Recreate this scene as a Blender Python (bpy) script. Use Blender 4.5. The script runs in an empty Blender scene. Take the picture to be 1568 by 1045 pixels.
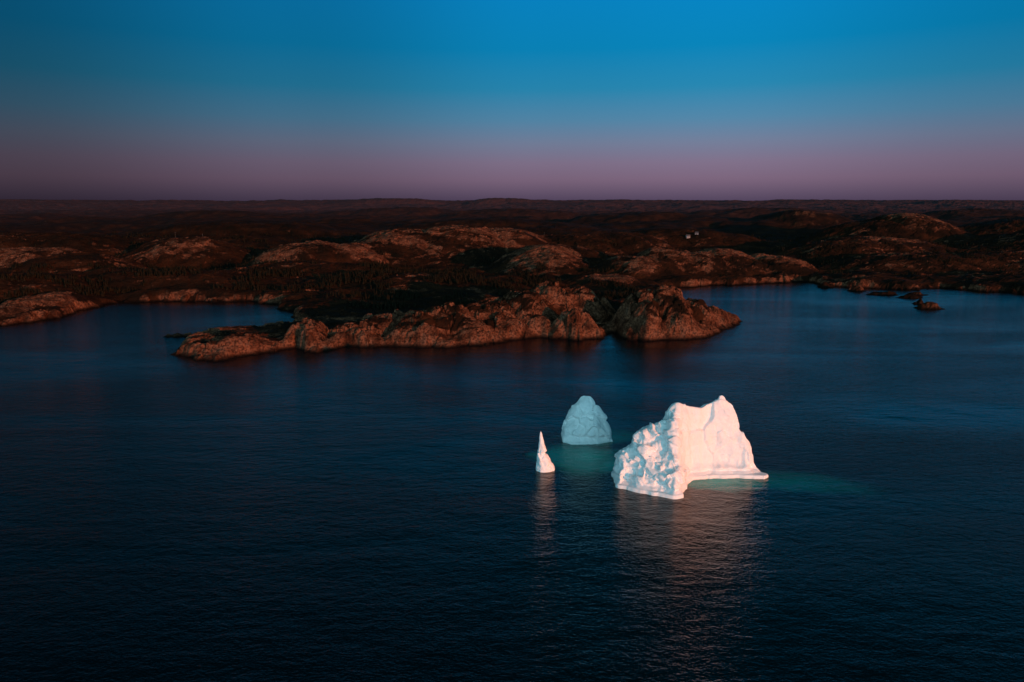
import bpy, math, random
import numpy as np
from mathutils import Vector
random.seed(4); rng=np.random.RandomState(11)
scene=bpy.context.scene

# ------------------------------------------------------------------ noise
PERM=rng.permutation(256); PERM=np.concatenate([PERM,PERM,PERM])
GR=rng.rand(256)*2*np.pi; GX=np.cos(GR); GY=np.sin(GR)
def perlin(x,y):
    xi=np.floor(x).astype(np.int64); yi=np.floor(y).astype(np.int64)
    xf=x-xi; yf=y-yi; xi&=255; yi&=255
    u=xf*xf*xf*(xf*(xf*6-15)+10); v=yf*yf*yf*(yf*(yf*6-15)+10)
    def g(ix,iy,dx,dy):
        h=PERM[PERM[ix]+iy]; return GX[h]*dx+GY[h]*dy
    a=g(xi,yi,xf,yf); b=g(xi+1,yi,xf-1,yf); c=g(xi,yi+1,xf,yf-1); d=g(xi+1,yi+1,xf-1,yf-1)
    return (a+(b-a)*u+((c+(d-c)*u)-(a+(b-a)*u))*v)*1.5
def fbm(x,y,o=4,g=.5):
    s=0;a=1
    for i in range(o):
        s=s+a*perlin(x+17.3*i,y-9.1*i); x=x*2.03;y=y*2.03;a*=g
    return s
def ridged(x,y,o=4,g=.5):
    s=0;a=1
    for i in range(o):
        s=s+a*(1-2*np.abs(perlin(x+31.7*i,y+5.3*i))); x=x*2.07;y=y*2.07;a*=g
    return s
RV=rng.rand(256,5)
def blocks(x,y,tilt=1.0,crack=.35):
    """fractured-rock facets: nearest cell gives random height and tilt"""
    xi=np.floor(x).astype(np.int64); yi=np.floor(y).astype(np.int64)
    best=np.full(x.shape,9.); val=np.zeros(x.shape); sec=np.full(x.shape,9.)
    for dx in (-1,0,1):
        for dy in (-1,0,1):
            h=PERM[PERM[(xi+dx)&255]+((yi+dy)&255)]
            px=x-(xi+dx+.1+.8*RV[h,0]); py=y-(yi+dy+.1+.8*RV[h,1]); d=px*px+py*py
            v=RV[h,2]-.5+tilt*((RV[h,3]-.5)*px+(RV[h,4]-.5)*py)
            c=d<best; sec=np.where(c,best,np.minimum(sec,d)); val=np.where(c,v,val); best=np.where(c,d,best)
    return val-crack*np.exp(-(np.sqrt(sec)-np.sqrt(best))/.09)
G3=rng.randn(256,3); G3/=np.linalg.norm(G3,axis=1)[:,None]
def perlin3(p):
    i=np.floor(p).astype(np.int64); f=p-i; i&=255
    u=f*f*f*(f*(f*6-15)+10); r=0
    for dx in (0,1):
        for dy in (0,1):
            for dz in (0,1):
                h=PERM[PERM[PERM[i[:,0]+dx]+i[:,1]+dy]+i[:,2]+dz]
                d=f-np.array([dx,dy,dz]); w=1
                for k,e in enumerate((dx,dy,dz)): w=w*(u[:,k] if e else 1-u[:,k])
                r=r+w*(G3[h]*d).sum(1)
    return r*1.6
def cells3(p,tilt=1.2):
    """faceted fracture planes: nearest 3-D cell, random offset + tilt"""
    i=np.floor(p).astype(np.int64); n=len(p); best=np.full(n,9.); val=np.zeros(n)
    for dx in (-1,0,1):
        for dy in (-1,0,1):
            for dz in (-1,0,1):
                h=PERM[PERM[PERM[(i[:,0]+dx)&255]+((i[:,1]+dy)&255)]+((i[:,2]+dz)&255)]
                q=p-(i+np.array([dx,dy,dz])+.1+.8*RV[h,:3]); d=(q*q).sum(1)
                v=RV[h,3]-.5+tilt*(q*(RV[h][:,[4,1,0]]-.5)).sum(1)
                c=d<best; best=np.where(c,d,best); val=np.where(c,v,val)
    return val
def sstep(a,b,x):
    t=np.clip((x-a)/(b-a),0,1); return t*t*(3-2*t)

# ------------------------------------------------------------------ node helpers
def new_mat(name):
    m=bpy.data.materials.new(name); m.use_nodes=True; m.node_tree.nodes.clear(); return m,m.node_tree
def N(nt,t,**k):
    n=nt.nodes.new(t)
    for a,b in k.items(): setattr(n,a,b)
    return n
def L(nt,a,b): nt.links.new(a,b)
def math_n(nt,op,a,b=None,clamp=False):
    n=N(nt,'ShaderNodeMath',operation=op); n.use_clamp=clamp
    for i,v in enumerate((a,b)):
        if v is None: continue
        if isinstance(v,(int,float)): n.inputs[i].default_value=v
        else: L(nt,v,n.inputs[i])
    return n.outputs[0]
def ramp(nt,fac,stops,interp='LINEAR'):
    r=N(nt,'ShaderNodeValToRGB'); cr=r.color_ramp; cr.interpolation=interp
    while len(cr.elements)<len(stops): cr.elements.new(.5)
    for e,(p,c) in zip(cr.elements,stops):
        e.position=p; e.color=(*c,1) if len(c)==3 else c
    L(nt,fac,r.inputs[0]); return r.outputs[0]
def noise(nt,vec,scale,detail=4,rough=.5,dist=0):
    n=N(nt,'ShaderNodeTexNoise'); n.inputs['Scale'].default_value=scale
    n.inputs['Detail'].default_value=detail; n.inputs['Roughness'].default_value=rough
    n.inputs['Distortion'].default_value=dist
    L(nt,vec,n.inputs['Vector']); return n.outputs[0]
def mix(nt,f,a,b):
    n=N(nt,'ShaderNodeMix',data_type='RGBA')
    for s,v in ((n.inputs[0],f),(n.inputs[6],a),(n.inputs[7],b)):
        if isinstance(v,(int,float)): s.default_value=v
        elif isinstance(v,tuple): s.default_value=(*v,1)
        else: L(nt,v,s)
    return n.outputs[2]

def mesh_obj(name,verts,faces,mat=None,smooth=True):
    me=bpy.data.meshes.new(name)
    verts=np.asarray(verts,dtype=np.float32); faces=np.asarray(faces,dtype=np.int32)
    k=faces.shape[1]
    me.vertices.add(len(verts)); me.vertices.foreach_set('co',verts.ravel())
    me.loops.add(faces.size); me.loops.foreach_set('vertex_index',faces.ravel())
    me.polygons.add(len(faces)); me.polygons.foreach_set('loop_start',np.arange(len(faces),dtype=np.int32)*k)
    me.polygons.foreach_set('loop_total',np.full(len(faces),k,dtype=np.int32))
    me.update(calc_edges=True); me.validate()
    me.polygons.foreach_set('use_smooth',np.full(len(me.polygons),smooth))
    o=bpy.data.objects.new(name,me); scene.collection.objects.link(o)
    if mat: me.materials.append(mat)
    return o

# ------------------------------------------------------------------ sun & world
SUN_AZ=math.radians(139); SUN_EL=math.radians(5)
w=bpy.data.worlds.new("World"); scene.world=w; w.use_nodes=True
nt=w.node_tree; nt.nodes.clear()
tc=N(nt,'ShaderNodeTexCoord'); sep=N(nt,'ShaderNodeSeparateXYZ'); L(nt,tc.outputs['Generated'],sep.inputs[0])
belt=ramp(nt,sep.outputs['Z'],[(0,(.075,.052,.098)),(.010,(.108,.074,.128)),(.03,(.185,.120,.188)),(.053,(.200,.152,.236)),(.08,(.158,.195,.300)),
      (.11,(.080,.222,.365)),(.15,(.018,.224,.41)),(.2,(.001,.214,.455)),(.26,(.001,.216,.51)),(.36,(.001,.115,.205)),(.55,(.001,.036,.056)),(1,(.001,.03,.043))])
mr=math_n(nt,'MULTIPLY_ADD',sep.outputs['X'],.5); nt.nodes[-1].inputs[2].default_value=.5
az=ramp(nt,mr,[(0,(.25,)*3),(.2,(.32,)*3),(.36,(.65,)*3),(.52,(1,)*3),(.64,(1.08,)*3),(.8,(.82,)*3),(1,(.5,)*3)],'EASE')
mul=N(nt,'ShaderNodeVectorMath',operation='MULTIPLY'); L(nt,belt,mul.inputs[0]); L(nt,az,mul.inputs[1])
# twilight glow on the sunward half of the sky (behind the viewer), hugging the horizon
by=math_n(nt,'MULTIPLY',sep.outputs['Y'],-1.0,True)
glow=ramp(nt,by,[(0,(0,0,0)),(.25,(.08,.22,.27)),(.6,(.40,.95,1.0)),(1,(.60,1.0,1.0))])
lowz=ramp(nt,sep.outputs['Z'],[(0,(1.0,)*3),(.3,(.8,)*3),(.6,(.22,)*3),(1,(0,)*3)])
gm=N(nt,'ShaderNodeVectorMath',operation='MULTIPLY'); L(nt,glow,gm.inputs[0]); L(nt,lowz,gm.inputs[1])
gs=N(nt,'ShaderNodeVectorMath',operation='MULTIPLY'); L(nt,gm.outputs[0],gs.inputs[0]); gs.inputs[1].default_value=(1.45,1.62,1.85)
add=N(nt,'ShaderNodeVectorMath',operation='ADD'); L(nt,mul.outputs[0],add.inputs[0]); L(nt,gs.outputs[0],add.inputs[1])
sky=N(nt,'ShaderNodeTexSky',sky_type='NISHITA'); sky.sun_disc=False; sky.sun_elevation=SUN_EL; sky.sun_rotation=SUN_AZ
bg1=N(nt,'ShaderNodeBackground'); bg2=N(nt,'ShaderNodeBackground'); L(nt,add.outputs[0],bg1.inputs[0]); L(nt,sky.outputs[0],bg2.inputs[0])
bg1.inputs[1].default_value=1.0; bg2.inputs[1].default_value=0.001
ads=N(nt,'ShaderNodeAddShader'); out=N(nt,'ShaderNodeOutputWorld')
L(nt,bg1.outputs[0],ads.inputs[0]); L(nt,bg2.outputs[0],ads.inputs[1]); L(nt,ads.outputs[0],out.inputs[0])

sd_=bpy.data.lights.new('sun','SUN'); sd_.energy=4.2; sd_.angle=math.radians(.5); sd_.color=(1,.28,.085)
so=bpy.data.objects.new('sun',sd_); scene.collection.objects.link(so)
sv=Vector((math.sin(SUN_AZ)*math.cos(SUN_EL),math.cos(SUN_AZ)*math.cos(SUN_EL),math.sin(SUN_EL)))
so.rotation_euler=sv.to_track_quat('Z','Y').to_euler(); so.location=(60,-60,150)

# ------------------------------------------------------------------ camera (drone, 100 m up)
cd=bpy.data.cameras.new('camera'); cd.lens=24; cd.sensor_width=36; cd.clip_start=1; cd.clip_end=90000
co=bpy.data.objects.new('camera',cd); scene.collection.objects.link(co); co.location=(0,0,100)
co.rotation_euler=(math.radians(90-11.57),0,0); scene.camera=co
scene.view_settings.view_transform='Standard'; scene.view_settings.look='None'; scene.view_settings.exposure=0

# ------------------------------------------------------------------ water
m,nt=new_mat('sea_water')
tc=N(nt,'ShaderNodeTexCoord'); P=tc.outputs['Object']
def mapped(sx,sy,rot):
    mp=N(nt,'ShaderNodeMapping'); mp.inputs['Scale'].default_value=(sx,sy,1); mp.inputs['Rotation'].default_value=(0,0,math.radians(rot)); L(nt,P,mp.inputs[0]); return mp.outputs[0]
swell=noise(nt,mapped(.45,1,20),.09,2,.5,.3)
chop=noise(nt,mapped(.5,1,-12),.42,3,.6,.4)
rip=noise(nt,mapped(.6,1,14),1.5,3,.6,.2)
patch=noise(nt,mapped(.35,1,-14),.013,4,.55,.8)
pa=ramp(nt,patch,[(.35,(.45,)*3),(.65,(1.3,)*3)])
h=math_n(nt,'MULTIPLY',swell,.5)
h=math_n(nt,'ADD',h,math_n(nt,'MULTIPLY',math_n(nt,'MULTIPLY',chop,.44),pa))
h=math_n(nt,'ADD',h,math_n(nt,'MULTIPLY',math_n(nt,'MULTIPLY',rip,.20),pa))
bp=N(nt,'ShaderNodeBump'); bp.inputs['Strength'].default_value=1; bp.inputs['Distance'].default_value=1.0; L(nt,h,bp.inputs['Height'])
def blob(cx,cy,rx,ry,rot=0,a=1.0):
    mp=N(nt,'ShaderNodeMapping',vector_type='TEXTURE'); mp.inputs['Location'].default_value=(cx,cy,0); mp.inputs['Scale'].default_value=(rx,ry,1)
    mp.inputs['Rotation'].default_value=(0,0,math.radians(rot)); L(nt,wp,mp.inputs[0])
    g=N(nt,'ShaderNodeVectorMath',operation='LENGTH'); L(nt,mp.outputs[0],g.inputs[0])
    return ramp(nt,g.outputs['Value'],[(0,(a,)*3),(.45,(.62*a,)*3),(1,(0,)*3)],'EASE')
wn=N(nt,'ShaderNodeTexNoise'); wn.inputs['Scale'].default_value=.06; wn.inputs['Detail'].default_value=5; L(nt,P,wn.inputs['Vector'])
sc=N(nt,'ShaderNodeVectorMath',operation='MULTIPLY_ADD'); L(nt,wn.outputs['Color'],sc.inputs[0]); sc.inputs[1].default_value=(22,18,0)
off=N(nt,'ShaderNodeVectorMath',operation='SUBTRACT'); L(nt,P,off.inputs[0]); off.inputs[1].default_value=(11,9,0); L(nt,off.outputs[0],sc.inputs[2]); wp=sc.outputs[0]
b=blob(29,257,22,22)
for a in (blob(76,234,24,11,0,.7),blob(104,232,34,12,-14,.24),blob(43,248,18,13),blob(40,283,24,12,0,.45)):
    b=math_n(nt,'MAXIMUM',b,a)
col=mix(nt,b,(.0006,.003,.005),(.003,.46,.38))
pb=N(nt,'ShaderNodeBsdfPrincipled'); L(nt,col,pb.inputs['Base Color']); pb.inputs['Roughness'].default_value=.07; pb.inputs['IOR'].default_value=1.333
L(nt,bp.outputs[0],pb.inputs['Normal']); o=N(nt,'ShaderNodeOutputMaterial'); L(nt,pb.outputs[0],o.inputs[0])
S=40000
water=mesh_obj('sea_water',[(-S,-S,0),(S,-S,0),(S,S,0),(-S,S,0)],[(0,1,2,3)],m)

# ------------------------------------------------------------------ terrain
COAST=[(-30000,450),(-1500,450),(-700,500),(-450,530),(-417,547),(-402,571),(-400,631),(-391,682),(-345,684),(-299,680),(-266,682),(-227,664),
(-206,620),(-189,584),(-179,562),(-201,540),(-222,526),(-246,507),(-228,492),(-232,470),(-229,443),(-202,426),(-185,424),(-167,445),(-158,456),(-152,462),(-142,449),(-128,446),
(-117,470),(-84,465),(-47,464),(-20,474),(8,493),(22,499),(46,487),(66,496),(77,518),(85,496),(103,488),(133,492),(160,518),(195,571),(186,590),(165,615),(158,650),
(165,710),(185,790),(250,823),(321,843),(367,858),(385,818),(420,790),(460,782),(503,798),(530,768),(564,746),(800,720),(1500,700),(30000,700),(30000,60000),(-30000,60000)]
CP=np.array(COAST,float)
def coast_sd(x,y):
    dmin=np.full(x.shape,1e9); ins=np.zeros(x.shape,bool); n=len(CP)
    for i in range(n):
        ax,ay=CP[i]; bx,by_=CP[(i+1)%n]; ex,ey=bx-ax,by_-ay
        if i<n-3:
            t=np.clip(((x-ax)*ex+(y-ay)*ey)/(ex*ex+ey*ey),0,1)
            dmin=np.minimum(dmin,(x-ax-t*ex)**2+(y-ay-t*ey)**2)
        if ay!=by_:
            c=((ay>y)!=(by_>y))&(x<ex*(y-ay)/ey+ax); ins^=c
    d=np.sqrt(dmin); return np.where(ins,d,-d)
PEN=[(-208,456,20,22,10),(-182,450,16,18,10),(-146,474,13,20,17),(-112,488,17,20,12),(-96,512,20,22,16),(-72,496,16,22,17),(-48,512,20,26,20),(-60,482,14,12,10),(-28,492,16,13,13),(-18,530,24,30,23),(10,545,22,30,25),(32,572,26,30,28),(58,575,20,24,26),(47,504,15,15,16),(20,513,12,12,12),(-2,502,12,14,13),
(101,532,15,36,28),(122,536,17,34,29),(146,548,16,24,21),(164,556,12,14,14),(180,568,13,12,9)]
HILLS=[(150,880,40,50,26),(195,915,50,60,33),(245,920,45,50,26),(290,935,50,60,32),(355,930,45,55,25),(45,960,60,100,37),(100,1010,50,80,30),(110,800,50,36,13),
(-195,1130,80,110,49),(-95,1160,90,110,51),(-10,1190,80,90,44),(-300,990,70,60,38),(-235,1010,50,60,33),(-480,1020,90,60,46),(-640,900,130,60,38),(-540,850,80,50,30),(-400,770,150,50,22),(-430,620,22,50,14),(-540,700,100,80,24),
(-330,730,60,30,12),(-120,760,120,60,18),(-250,850,120,60,24),(-750,1100,180,90,48),(150,1250,150,90,40),(330,1330,160,90,42),(-60,1600,260,120,52),(-600,1500,260,140,54),(350,1900,260,150,60),
(-900,2100,300,160,62),(0,2400,350,160,64),(-450,2700,380,170,66),(900,2500,350,160,66),(1500,2200,300,160,66),
(767,1350,100,110,64),(680,1330,110,100,52),(724,1720,150,130,69),(600,1150,130,90,38),(500,1080,90,70,32),(950,1150,180,120,50),(1100,1400,240,150,62),(560,960,110,60,25),(760,980,150,70,28),(640,830,90,50,14),
(-1600,8200,700,500,108),(-1250,8300,500,400,108),(-230,8600,400,400,112),(60,8600,500,400,108),(5200,8300,500,500,104)]
BARE=[(-195,1120,85,90),(-95,1150,100,90),(-10,1180,70,70),(-300,985,75,50),(-235,1005,50,50),(-480,1015,70,45),(-640,890,110,45),(195,915,60,60),(150,880,40,45),(290,925,55,50),(355,925,45,50),(45,950,60,80),(767,1340,70,70),(724,1700,100,90),(-430,600,28,60),(600,1140,80,50),(110,800,40,26)]
def height(x,y):
    wx=x+8*fbm(x/42,y/42,3); wy=y+8*fbm(x/42+50,y/42+50,3)
    pen=sstep(640,600,y)*sstep(-290,-260,x)
    s=coast_sd(wx*(1-.35*pen)+x*.35*pen,wy*(1-.35*pen)+y*.35*pen)
    near=1-sstep(1100,1800,y)
    s=s+2.6*fbm(x/13,y/13,3)+2.8*blocks(x/10,y/9)
    for (a,b_,r_,st) in ((396,643,8,1.7),(405,672,4,1.6),(-252,506,4,3),(392,772,7,1.6),(405,742,9,2.0),(421,716,7,2.2),(440,738,6,2),(372,806,6,2)):
        s=np.maximum(s,r_-np.sqrt(((x-a)/st)**2+(y-b_)**2)+2*fbm(x/6,y/6,2))
    hx=x+10*fbm(x/70+9,y/70,3); hy=y+10*fbm(x/70+4,y/70+31,3)
    hl=np.zeros_like(x)
    for (a,b_,rx,ry,h) in HILLS:
        q=((hx-a)/rx)**2+((hy-b_)/ry)**2
        g=h*np.exp(-q**1.35*.75)
        hl=np.maximum(hl,g)+.2*np.minimum(hl,g)
    hp=np.zeros_like(x); px=x+3*fbm(x/24,y/24,2); py=y+3*fbm(x/24+7,y/24,2)
    for (a,b_,rx,ry,h) in PEN:
        q=((px-a)/rx)**2+((py-b_)/ry)**2
        g=h*np.exp(-q**1.6*.5)
        hp=np.maximum(hp,g)+.12*np.minimum(hp,g)
    hl=np.maximum(hl,hp)
    far=sstep(900,1800,y)
    roll=ridged(x/900+3,y/640,3,.4)*.75
    wh=np.clip(ridged(x/120+4,y/70,3,.45),-1,1.6)                       # whaleback granite knolls
    base=5+3*fbm(x/90,y/90,3)*(1-pen)+3*near*wh*(1-pen)+far*(18+24*roll+10*fbm(x/330,y/300,2))+sstep(2500,9000,y)*(16+40*fbm(x/2600+8,y/2100,3,.4)+16*fbm(x/900,y/800,2))+sstep(8000,14000,y)*(34+30*fbm(x/3400+1,y/3000,3,.4))
    base=np.minimum(base,66+sstep(3000,14000,y)*68)
    hl=np.maximum(hl,base)+.15*np.minimum(hl,base)
    cliff=(.6*sstep(0,5,s)+.4*sstep(0,1,s/(8+hl*.4)))
    k=fbm(x/13,y/9,4,.5)
    fis=np.exp(-(np.abs(perlin((x+.25*y)/26+.3*k,y/60+4))/.07)**1.4)
    bl=blocks((x+.4*y)/24+.2*k,(y-.4*x)/16,1.8,.35)+.40*blocks(x/9,y/6.5+.2*k,1.5,.35)+.14*blocks(x/3.8,y/3.2,1.2,.3)
    amp=sstep(0,6,s)
    sc_=np.clip(hl/14,.4,1.3)
    det=.28+.66*pen
    z=hl*cliff+amp*sc_*near*det*(.8*k+4.5*bl-2.6*fis)
    z=z+amp*near*(1-pen)*(1.6*(ridged(x/46,y/26,4,.5)-.5))
    z=z+(1-near)*amp*(3.0*fbm(x/80,y/80,3)+3.5*ridged(x/170,y/130,3))
    z=np.where(s>0,np.maximum(z,.08*np.minimum(s,10)+.3*bl*near),np.maximum(-6,s*.7))
    bare=np.zeros_like(x)
    for (a,b_,rx,ry) in BARE: bare=np.maximum(bare,np.exp(-(((hx-a)/rx)**2+((hy-b_)/ry)**2)**1.5))
    vn=.42*fbm(x/75,y/45,4)+.30*fbm(x/16,y/10,3)
    veg=1.05+vn*1.1-.64*bare-.22*wh*near*(1-pen)
    veg=veg-sstep(14,3,s)*(.18+.72*pen)
    veg=veg-.62*pen*(1-.35*sstep(6,26,s))
    veg=veg+.45*pen*sstep(560,585,y)
    veg=np.where(fis*near*amp>.5,veg+.25,veg)
    return z,s,veg
ys=[405.]
while ys[-1]<1350: ys.append(ys[-1]*1.0019)
while ys[-1]<30000: ys.append(ys[-1]*1.0085)
ys=np.array(ys); ms=np.linspace(-1.0,1.0,1500)
Yg,Mg=np.meshgrid(ys,ms,indexing='ij'); Xg=Yg*Mg
z,s,veg=height(Xg.ravel(),Yg.ravel())
nr,nc=Yg.shape
idx=np.arange(nr*nc).reshape(nr,nc)
F=np.stack([idx[:-1,:-1],idx[:-1,1:],idx[1:,1:],idx[1:,:-1]],-1).reshape(-1,4)
keep=(s[F].max(1)>-8); F=F[keep]
used=np.zeros(nr*nc,bool); used[F.ravel()]=True; remap=np.cumsum(used)-1
V=np.stack([Xg.ravel(),Yg.ravel(),z],1)[used]; F=remap[F]

m,nt=new_mat('granite_and_heath')
tc=N(nt,'ShaderNodeTexCoord'); P=tc.outputs['Object']
at=N(nt,'ShaderNodeAttribute',attribute_name='veg'); geo=N(nt,'ShaderNodeNewGeometry'); sp=N(nt,'ShaderNodeSeparateXYZ'); L(nt,geo.outputs['Normal'],sp.inputs[0]); ps=N(nt,'ShaderNodeSeparateXYZ'); L(nt,geo.outputs['Position'],ps.inputs[0])
n1=noise(nt,P,.10,6,.65); n2=noise(nt,P,.7,5,.6); n3=noise(nt,P,.035,4)
rock=ramp(nt,n1,[(.28,(.018,.007,.004)),(.42,(.065,.025,.013)),(.56,(.165,.068,.037)),(.72,(.125,.068,.046))])
rock=mix(nt,math_n(nt,'MULTIPLY',ramp(nt,n2,[(.45,(0,)*3),(.60,(1,)*3)]),.8),rock,(.016,.006,.004))
vegc=ramp(nt,n3,[(.3,(.006,.005,.003)),(.5,(.020,.008,.004)),(.7,(.048,.017,.007))])
vegc=mix(nt,math_n(nt,'MULTIPLY',n2,.7),vegc,(.005,.004,.003))
farhaze=ramp(nt,math_n(nt,'MULTIPLY',ps.outputs['Y'],.0001),[(.14,(0,)*3),(.5,(1,)*3)])
vegc=mix(nt,farhaze,vegc,(.065,.034,.038))  # aerial haze painted into the heath colour, paler and purpler with distance
f=math_n(nt,'ADD',at.outputs['Fac'],math_n(nt,'MULTIPLY',math_n(nt,'SUBTRACT',n1,.5),1.2))
f=math_n(nt,'ADD',f,math_n(nt,'MULTIPLY',math_n(nt,'SUBTRACT',sp.outputs['Z'],.80),.7))
f=ramp(nt,f,[(.42,(0,)*3),(.62,(1,)*3)])
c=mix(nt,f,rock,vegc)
wet=math_n(nt,'ADD',ps.outputs['Z'],math_n(nt,'MULTIPLY',n2,2.0))
wet=ramp(nt,math_n(nt,'MULTIPLY',wet,.2),[(.3,(1,)*3),(.75,(0,)*3)])
c=mix(nt,math_n(nt,'MULTIPLY',wet,.93),c,(.004,.003,.0025))
bp=N(nt,'ShaderNodeBump'); bp.inputs['Distance'].default_value=1.2; bp.inputs['Strength'].default_value=.9
L(nt,noise(nt,P,.35,6,.62),bp.inputs['Height'])
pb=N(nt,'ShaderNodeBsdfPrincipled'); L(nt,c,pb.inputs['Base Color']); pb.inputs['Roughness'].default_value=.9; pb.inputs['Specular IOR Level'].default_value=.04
L(nt,bp.outputs[0],pb.inputs['Normal']); o=N(nt,'ShaderNodeOutputMaterial'); L(nt,pb.outputs[0],o.inputs[0])
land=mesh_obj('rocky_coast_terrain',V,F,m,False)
a=land.data.attributes.new('veg','FLOAT','POINT'); a.data.foreach_set('value',veg[used].astype(np.float32))
print('terrain verts',len(V))

# ------------------------------------------------------------------ spruce forest (one mesh of many small trees)
m,nt=new_mat('spruce_needles')
tc=N(nt,'ShaderNodeTexCoord'); nn=noise(nt,tc.outputs['Object'],.4,3)
c=ramp(nt,nn,[(.3,(.004,.005,.003)),(.7,(.016,.011,.006))])
pb=N(nt,'ShaderNodeBsdfPrincipled'); L(nt,c,pb.inputs['Base Color']); pb.inputs['Roughness'].default_value=.95; pb.inputs['Specular IOR Level'].default_value=.05
o=N(nt,'ShaderNodeOutputMaterial'); L(nt,pb.outputs[0],o.inputs[0])
cx=np.concatenate([rng.uniform(-600,130,60000),rng.uniform(-1100,1100,50000)]); cy=np.concatenate([rng.uniform(600,900,60000),rng.uniform(850,1500,50000)])
tz,ts,tv=height(cx,cy)
clump=fbm(cx/60,cy/60,3)
ok=(ts>22)&(tz<24+10*(cy>1000))&(tv+clump*.9>1.15)&(rng.rand(len(cx))<.5)
cx,cy,tz=cx[ok][:16000],cy[ok][:16000],tz[ok][:16000]
n=len(cx); print('trees',n)
vs=[];fs=[];base=0
K=6
hts=rng.uniform(2.5,6.5,n)
for j,(z0,z1,rr) in enumerate([(.08,.55,.24),(.32,.8,.17),(.6,1.0,.10)]):
    ang=rng.rand(n)*6.28
    ring=[]
    for k in range(K):
        rj=rr*hts*rng.uniform(.6,1.25,n); zz=tz+hts*(z0+rng.uniform(-.05,.05,n))
        ring.append(np.stack([cx+rj*np.cos(ang+k*2*np.pi/K),cy+rj*np.sin(ang+k*2*np.pi/K),zz],1))
    ap=np.stack([cx+rng.uniform(-.1,.1,n),cy,tz+hts*z1],1)
    blk=np.stack(ring+[ap],1)
    vs.append(blk.reshape(-1,3)); st=base+np.arange(n)*(K+1)
    for k in range(K): fs.append(np.stack([st+k,st+(k+1)%K,st+K],1))
    base+=n*(K+1)
blk=np.stack([np.stack([cx-.15,cy,tz-.3],1),np.stack([cx+.15,cy,tz-.3],1),np.stack([cx,cy,tz+hts*.6],1)],1)
vs.append(blk.reshape(-1,3)); st=base+np.arange(n)*3; fs.append(np.stack([st,st+1,st+2],1))
mesh_obj('spruce_forest',np.concatenate(vs),np.concatenate(fs),m,False)

# ------------------------------------------------------------------ distant cabins and utility poles on the hills
def flat_mat(name,c):
    m,nt=new_mat(name); tc=N(nt,'ShaderNodeTexCoord'); nn=noise(nt,tc.outputs['Object'],2,3)
    cc=ramp(nt,nn,[(.3,tuple(v*.75 for v in c)),(.7,c)]); pb=N(nt,'ShaderNodeBsdfPrincipled'); L(nt,cc,pb.inputs['Base Color']); pb.inputs['Roughness'].default_value=.8
    o=N(nt,'ShaderNodeOutputMaterial'); L(nt,pb.outputs[0],o.inputs[0]); return m
white=flat_mat('grey_clapboard',(.20,.20,.21)); dark=flat_mat('dark_shingle',(.05,.05,.055)); glass=flat_mat('window_glass',(.03,.035,.04)); wood=flat_mat('weathered_wood',(.06,.045,.035))
def box(x0,x1,y0,y1,z0,z1):
    v=[(x0,y0,z0),(x1,y0,z0),(x1,y1,z0),(x0,y1,z0),(x0,y0,z1),(x1,y0,z1),(x1,y1,z1),(x0,y1,z1)]
    return v,[(0,3,2,1),(4,5,6,7),(0,1,5,4),(1,2,6,5),(2,3,7,6),(3,0,4,7)]
def house(x,y,W,D,rot):
    zg=float(height(np.array([x-W/2,x+W/2,x]),np.array([y-D/2,y-D/2,y+D/2]))[0].max())-.3
    e=bpy.data.objects.new('wooden_house',None); scene.collection.objects.link(e); e.location=(x,y,zg); e.rotation_euler=(0,0,rot)
    def part(nm,v,f,m):
        me=bpy.data.meshes.new(nm); me.from_pydata(v,[],f); me.materials.append(m); o=bpy.data.objects.new(nm,me); scene.collection.objects.link(o); o.parent=e
    v=[(-W/2,-D/2,-2),(W/2,-D/2,-2),(W/2,D/2,-2),(-W/2,D/2,-2),(-W/2,-D/2,2.7),(W/2,-D/2,2.7),(W/2,D/2,2.7),(-W/2,D/2,2.7),(-W/2,0,4.6),(W/2,0,4.6)]
    part('walls',v,[(0,1,5,4),(2,3,7,6),(1,2,6,9,5),(3,0,4,8,7)],white)
    w2=W/2+.4;d2=D/2+.4
    v=[(-w2,-d2,2.5),(w2,-d2,2.5),(w2,0,4.8),(-w2,0,4.8),(w2,d2,2.5),(-w2,d2,2.5)]
    part('roof',v,[(0,1,2,3),(3,2,4,5)],dark)
    V_=[];F_=[]
    for wx in (-W*.3,W*.3):
        v,f=box(wx-.5,wx+.5,-D/2-.06,-D/2-.01,1.0,2.1); b0=len(V_); V_+=v; F_+=[tuple(i+b0 for i in q) for q in f]
    part('windows',V_,F_,glass)
    v,f=box(-.5,.5,-D/2-.08,-D/2-.01,0,2.1); part('door',v,f,wood)
for (x,y,W,D,r) in ((322,1262,7,5,.2),(341,1274,6,5,-.3)): house(x,y,W,D,r)
for (x,y) in ((-505,1035),(-470,1048),(56,1200)):
    zg=float(height(np.array([float(x)]),np.array([float(y)]))[0][0]); V_=[];F_=[]
    for bx in ((-.12,.12,-.12,.12,-1,9),(-1.0,1.0,-.07,.07,8.0,8.2)):
        v,f=box(*bx); b0=len(V_); V_+=v; F_+=[tuple(i+b0 for i in q) for q in f]
    me=bpy.data.meshes.new('utility_pole'); me.from_pydata(V_,[],F_); me.materials.append(wood); o=bpy.data.objects.new('utility_pole',me); scene.collection.objects.link(o); o.location=(x,y,zg)

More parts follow.
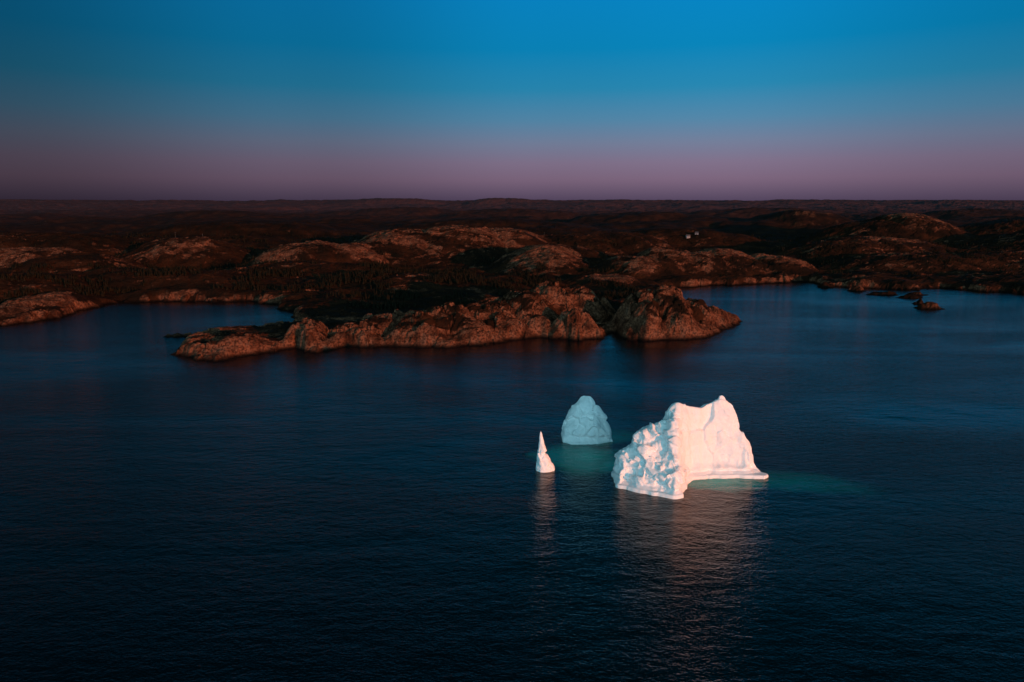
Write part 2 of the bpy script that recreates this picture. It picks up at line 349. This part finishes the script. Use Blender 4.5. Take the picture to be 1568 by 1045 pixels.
# ------------------------------------------------------------------ icebergs
m,nt=new_mat('glacier_ice')
tc=N(nt,'ShaderNodeTexCoord'); P=tc.outputs['Object']
i1=noise(nt,P,.25,5,.6); geo=N(nt,'ShaderNodeNewGeometry'); ps=N(nt,'ShaderNodeSeparateXYZ'); L(nt,geo.outputs['Position'],ps.inputs[0])
c=ramp(nt,i1,[(.3,(.76,.79,.81)),(.5,(.83,.84,.84)),(.7,(.86,.86,.86))])
foot=ramp(nt,math_n(nt,'MULTIPLY',ps.outputs['Z'],.25),[(.05,(1,)*3),(.28,(0,)*3)])
c=mix(nt,math_n(nt,'MULTIPLY',foot,.4),c,(.66,.78,.78))
bp=N(nt,'ShaderNodeBump'); bp.inputs['Distance'].default_value=.35; bp.inputs['Strength'].default_value=.6
L(nt,noise(nt,P,.7,6,.6),bp.inputs['Height'])
pb=N(nt,'ShaderNodeBsdfPrincipled'); L(nt,c,pb.inputs['Base Color']); pb.inputs['Roughness'].default_value=.6; pb.inputs['IOR'].default_value=1.31
L(nt,bp.outputs[0],pb.inputs['Normal']); o=N(nt,'ShaderNodeOutputMaterial'); L(nt,pb.outputs[0],o.inputs[0])
ice=m

def finish_ice(o,vox,disp,relax=4):
    md=o.modifiers.new('r','REMESH'); md.mode='VOXEL'; md.voxel_size=vox
    dg=bpy.context.evaluated_depsgraph_get(); me=bpy.data.meshes.new_from_object(o.evaluated_get(dg)); o.modifiers.clear()
    old=o.data; o.data=me; bpy.data.meshes.remove(old)
    if not me.materials: me.materials.append(ice)
    n=len(me.vertices); co_=np.empty(n*3,np.float32); me.vertices.foreach_get('co',co_); co_=co_.reshape(-1,3).astype(float)
    ne=len(me.edges); e=np.empty(ne*2,np.int32); me.edges.foreach_get('vertices',e); e=e.reshape(-1,2)
    def relaxf(c,k):
        for _ in range(k):
            acc=np.zeros_like(c); cnt=np.zeros(n)
            np.add.at(acc,e[:,0],c[e[:,1]]); np.add.at(acc,e[:,1],c[e[:,0]]); np.add.at(cnt,e[:,0],1); np.add.at(cnt,e[:,1],1)
            c=c*.5+.5*acc/np.maximum(cnt,1)[:,None]
        return c
    co_=relaxf(co_,relax)
    me.vertices.foreach_set('co',co_.astype(np.float32).ravel()); me.update()
    nm=np.empty(n*3,np.float32); me.vertex_normals.foreach_get('vector',nm); nm=nm.reshape(-1,3)
    co_=relaxf(co_+nm*disp(co_,nm)[:,None],1)
    me.vertices.foreach_set('co',co_.astype(np.float32).ravel()); me.update()
    me.polygons.foreach_set('use_smooth',np.ones(len(me.polygons),bool))

def field_berg(name,x0,x1,y0,y1,step,hf,vox,disp):
    xs=np.arange(x0,x1,step); yy=np.arange(y0,y1,step); X,Y=np.meshgrid(xs,yy); Z=hf(X,Y)
    r,c=X.shape; top=np.stack([X.ravel(),Y.ravel(),Z.ravel()],1); bot=top.copy(); bot[:,2]=-5.5
    V=np.concatenate([top,bot]); I=np.arange(r*c).reshape(r,c)
    q=lambda I:np.stack([I[:-1,:-1],I[:-1,1:],I[1:,1:],I[1:,:-1]],-1).reshape(-1,4)
    F=[q(I),q(I)[:,::-1]+r*c]; n0=r*c
    for a,b_ in ((I[0,:-1],I[0,1:]),(I[-1,1:],I[-1,:-1]),(I[1:,0],I[:-1,0]),(I[:-1,-1],I[1:,-1])):
        F.append(np.stack([b_,a,a+n0,b_+n0],1))
    o=mesh_obj(name,V,np.concatenate(F),ice); finish_ice(o,vox,disp); return o

ip=np.interp
def big(X,Y):
    Xw=X+.8*fbm(X/7+3,Y/7,3); Yw=Y+.9*fbm(X/6,Y/6+9,3)
    top=ip(X+.4*fbm(X/3,Y/5,2),[36,37.5,38.6,40,43,45,47,50,53,55.3,56.4,57.5,59,61.5,64,67,70.5,73,75.4,76.8,77.6,78.8,80.0,81.2,82.6,83.8,85.0,87,89,90,92.9,94],
             [-4,3,8,11.5,13,15.6,18.4,18.6,20.8,21.0,24.2,26.6,28.2,28.2,26.6,25.6,24.8,25.8,26.4,27.2,28.9,29.2,28.4,26.6,25.8,23.4,19.6,15.8,10.5,4,.8,-4])
    yf=ip(Xw,[36,37,41,45,51,56.5,58.5,60.5,62.5,66,74,83,88,93,95],[230,229,227.5,223.8,221.8,219.2,220.5,225,230,235.2,237.3,237,237,236.3,238])
    yr=ip(X,[36,39,47,55,62,70,78,84,90,94],[234,234.5,236,238,240,244,247,246,243,240])
    yb=ip(X,[36,40,50,60,75,85,90,94],[236,245,252,256,258,254,250,240])
    t=np.clip((Yw-yf)/(yr-yf),0,1)
    bowl=sstep(59,67,X)*(1-sstep(83,88,X)*.5)
    pl=np.where(t<.12,t/.12*.35,.35+(t-.12)/.88*.65)
    pl=sstep(0,1,np.clip(t,0,1))*.25+pl*.75
    pr=.09*sstep(0,.08,t)+.11*np.clip(t/.5,0,1)+.80*sstep(.28,1.0,t)**.9
    p=pl*(1-bowl)+pr*bowl
    bk=1-sstep(0,1,(Yw-yr)/(yb-yr))**1.2
    ins=np.minimum(Yw-yf,yb-Yw)
    z=top*p*np.where(Yw>yr,bk,1)
    shelf=np.where(ins>-1.2,1.3,-5)
    z=np.where(ins>0,np.maximum(z,1.1),shelf)
    z=np.where(top<0,-5,z)
    foot=((X-90.5)/4.6)**2+((Y-238)/2.6)**2<1
    z=np.where(foot,np.maximum(z,1.1),z)
    return z
def dbig(co,nm):
    left=1-sstep(56,62,co[:,0])
    q=co@np.array([[.8,.0,.6],[0,1,0],[-.6,0,.8]])
    w=np.stack([perlin3(co/5+11),perlin3(co/5+31),perlin3(co/5+51)],1)*1.0
    f1=cells3((q+w)/np.array([8,7,4.2])); f2=cells3((q+w)/np.array([3.2,3,1.7])+9)
    g1=cells3((co+w*1.5)/np.array([9,9,14])+4)
    d=left*(1.8*f1+.7*f2)+(1-left)*(1.0*g1+.2*f2)+.8*perlin3(co/10+3)+.55*perlin3(co/4.5+21)+(.2*left+.07)*perlin3(co/1.6)
    zz=co[:,2]; notch=np.exp(-((zz-2.5)/.6)**2)*1.1
    crest=1-.6*sstep(24,27,zz)
    return d*sstep(1,4,zz)*crest-notch*(1-np.abs(nm[:,2]))
field_berg('iceberg',34,97,214,262,.3,big,.28,dbig)

def small(X,Y):
    Xw=X+.5*fbm(X/4,Y/4,2); Yw=Y+.6*fbm(X/4+5,Y/4,3)
    top=ip(X,[20.8,21.6,22.2,24,26,28,29.4,30.8,34.2,35.8,37,38.4,39.6,40.8,41.8,42.6,43.5],[-4,2,6.5,10.0,13.6,16.2,18.0,18.6,18.2,16.4,13.4,10.6,9.6,8.2,4.8,2.0,-4])
    yf=ip(Xw,[21,24,30,36,42],[276,273,272.4,273,276]); yr=ip(X,[21,30,42],[280,281.5,280]); yb=ip(X,[21,24,38,43],[283,290,290,282])
    t=np.clip((Yw-yf)/(yr-yf),0,1); p=.25*sstep(0,.1,t)+.75*np.where(t<.55,t*1.15,.6325+(t-.55)*.817)
    z=top*p*np.where(Yw>yr,1-sstep(0,1,(Yw-yr)/(yb-yr)),1)
    ins=np.minimum(Yw-yf,yb-Yw)
    z=np.where(ins>0,np.maximum(z,1.0),np.where(ins>-.8,.9,-5)); return np.where(top<0,-5,z)
def dsmall(co,nm):
    q=co@np.array([[.8,.0,.6],[0,1,0],[-.6,0,.8]])
    w=np.stack([perlin3(co/5+11),perlin3(co/5+31),perlin3(co/5+51)],1)*.8
    d=1.3*cells3((q+w)/np.array([8,7,6.])+4)+.35*cells3((q+w)/3.)+.4*perlin3(co/5)+.10*perlin3(co/1.6)
    line=co[:,2]-2.6+(co[:,0]-32)*.06
    return d*sstep(0,2,co[:,2])*(1-.5*sstep(14,17,co[:,2]))-.6*np.exp(-(line/.5)**2)*(1-np.abs(nm[:,2]))
field_berg('iceberg',17,47,268,294,.3,small,.26,dsmall)

rings=[(-4,12.6,3.3,2.8),(0,12.55,3.5,2.9),(1.2,12.5,3.4,2.8),(2,12.4,2.9,2.4),(4.4,12.0,2.35,2.2),(5.6,11.7,1.75,1.8),(6.8,11.5,1.45,1.5),(9.2,11.35,1.3,1.2),(11,11.1,1.0,1.0),(12.9,10.95,.76,.7),(14.4,10.85,.5,.42),(15.3,10.8,.16,.14)]
zs=np.linspace(-4,15.3,110); R=np.array(rings); nA=64; V=[];
for zz in zs:
    c_=ip(zz,R[:,0],R[:,1]); rx=ip(zz,R[:,0],R[:,2]); ry=ip(zz,R[:,0],R[:,3])
    for k in range(nA):
        an=2*math.pi*k/nA; V.append((c_+rx*math.cos(an),244.5+ry*math.sin(an),zz))
F=[(i*nA+k,i*nA+(k+1)%nA,(i+1)*nA+(k+1)%nA,(i+1)*nA+k) for i in range(len(zs)-1) for k in range(nA)]
V.append((R[0,1],244.5,-4)); V.append((R[-1,1],244.5,15.5)); nb=len(V)
me=bpy.data.meshes.new('iceberg'); F2=F+[(nb-2,(k+1)%nA,k) for k in range(nA)]+[(nb-1,(len(zs)-1)*nA+k,(len(zs)-1)*nA+(k+1)%nA) for k in range(nA)]
me.from_pydata(V,[],F2); me.update(); me.materials.append(ice); sp_=bpy.data.objects.new('iceberg',me); scene.collection.objects.link(sp_)
def dsp(co,nm):
    w_=np.clip((15.5-co[:,2])/9,.15,1)
    return (.6*cells3(co/np.array([3,3,4])+2)+.3*perlin3(co/1.6))*w_
finish_ice(sp_,.16,dsp,2)
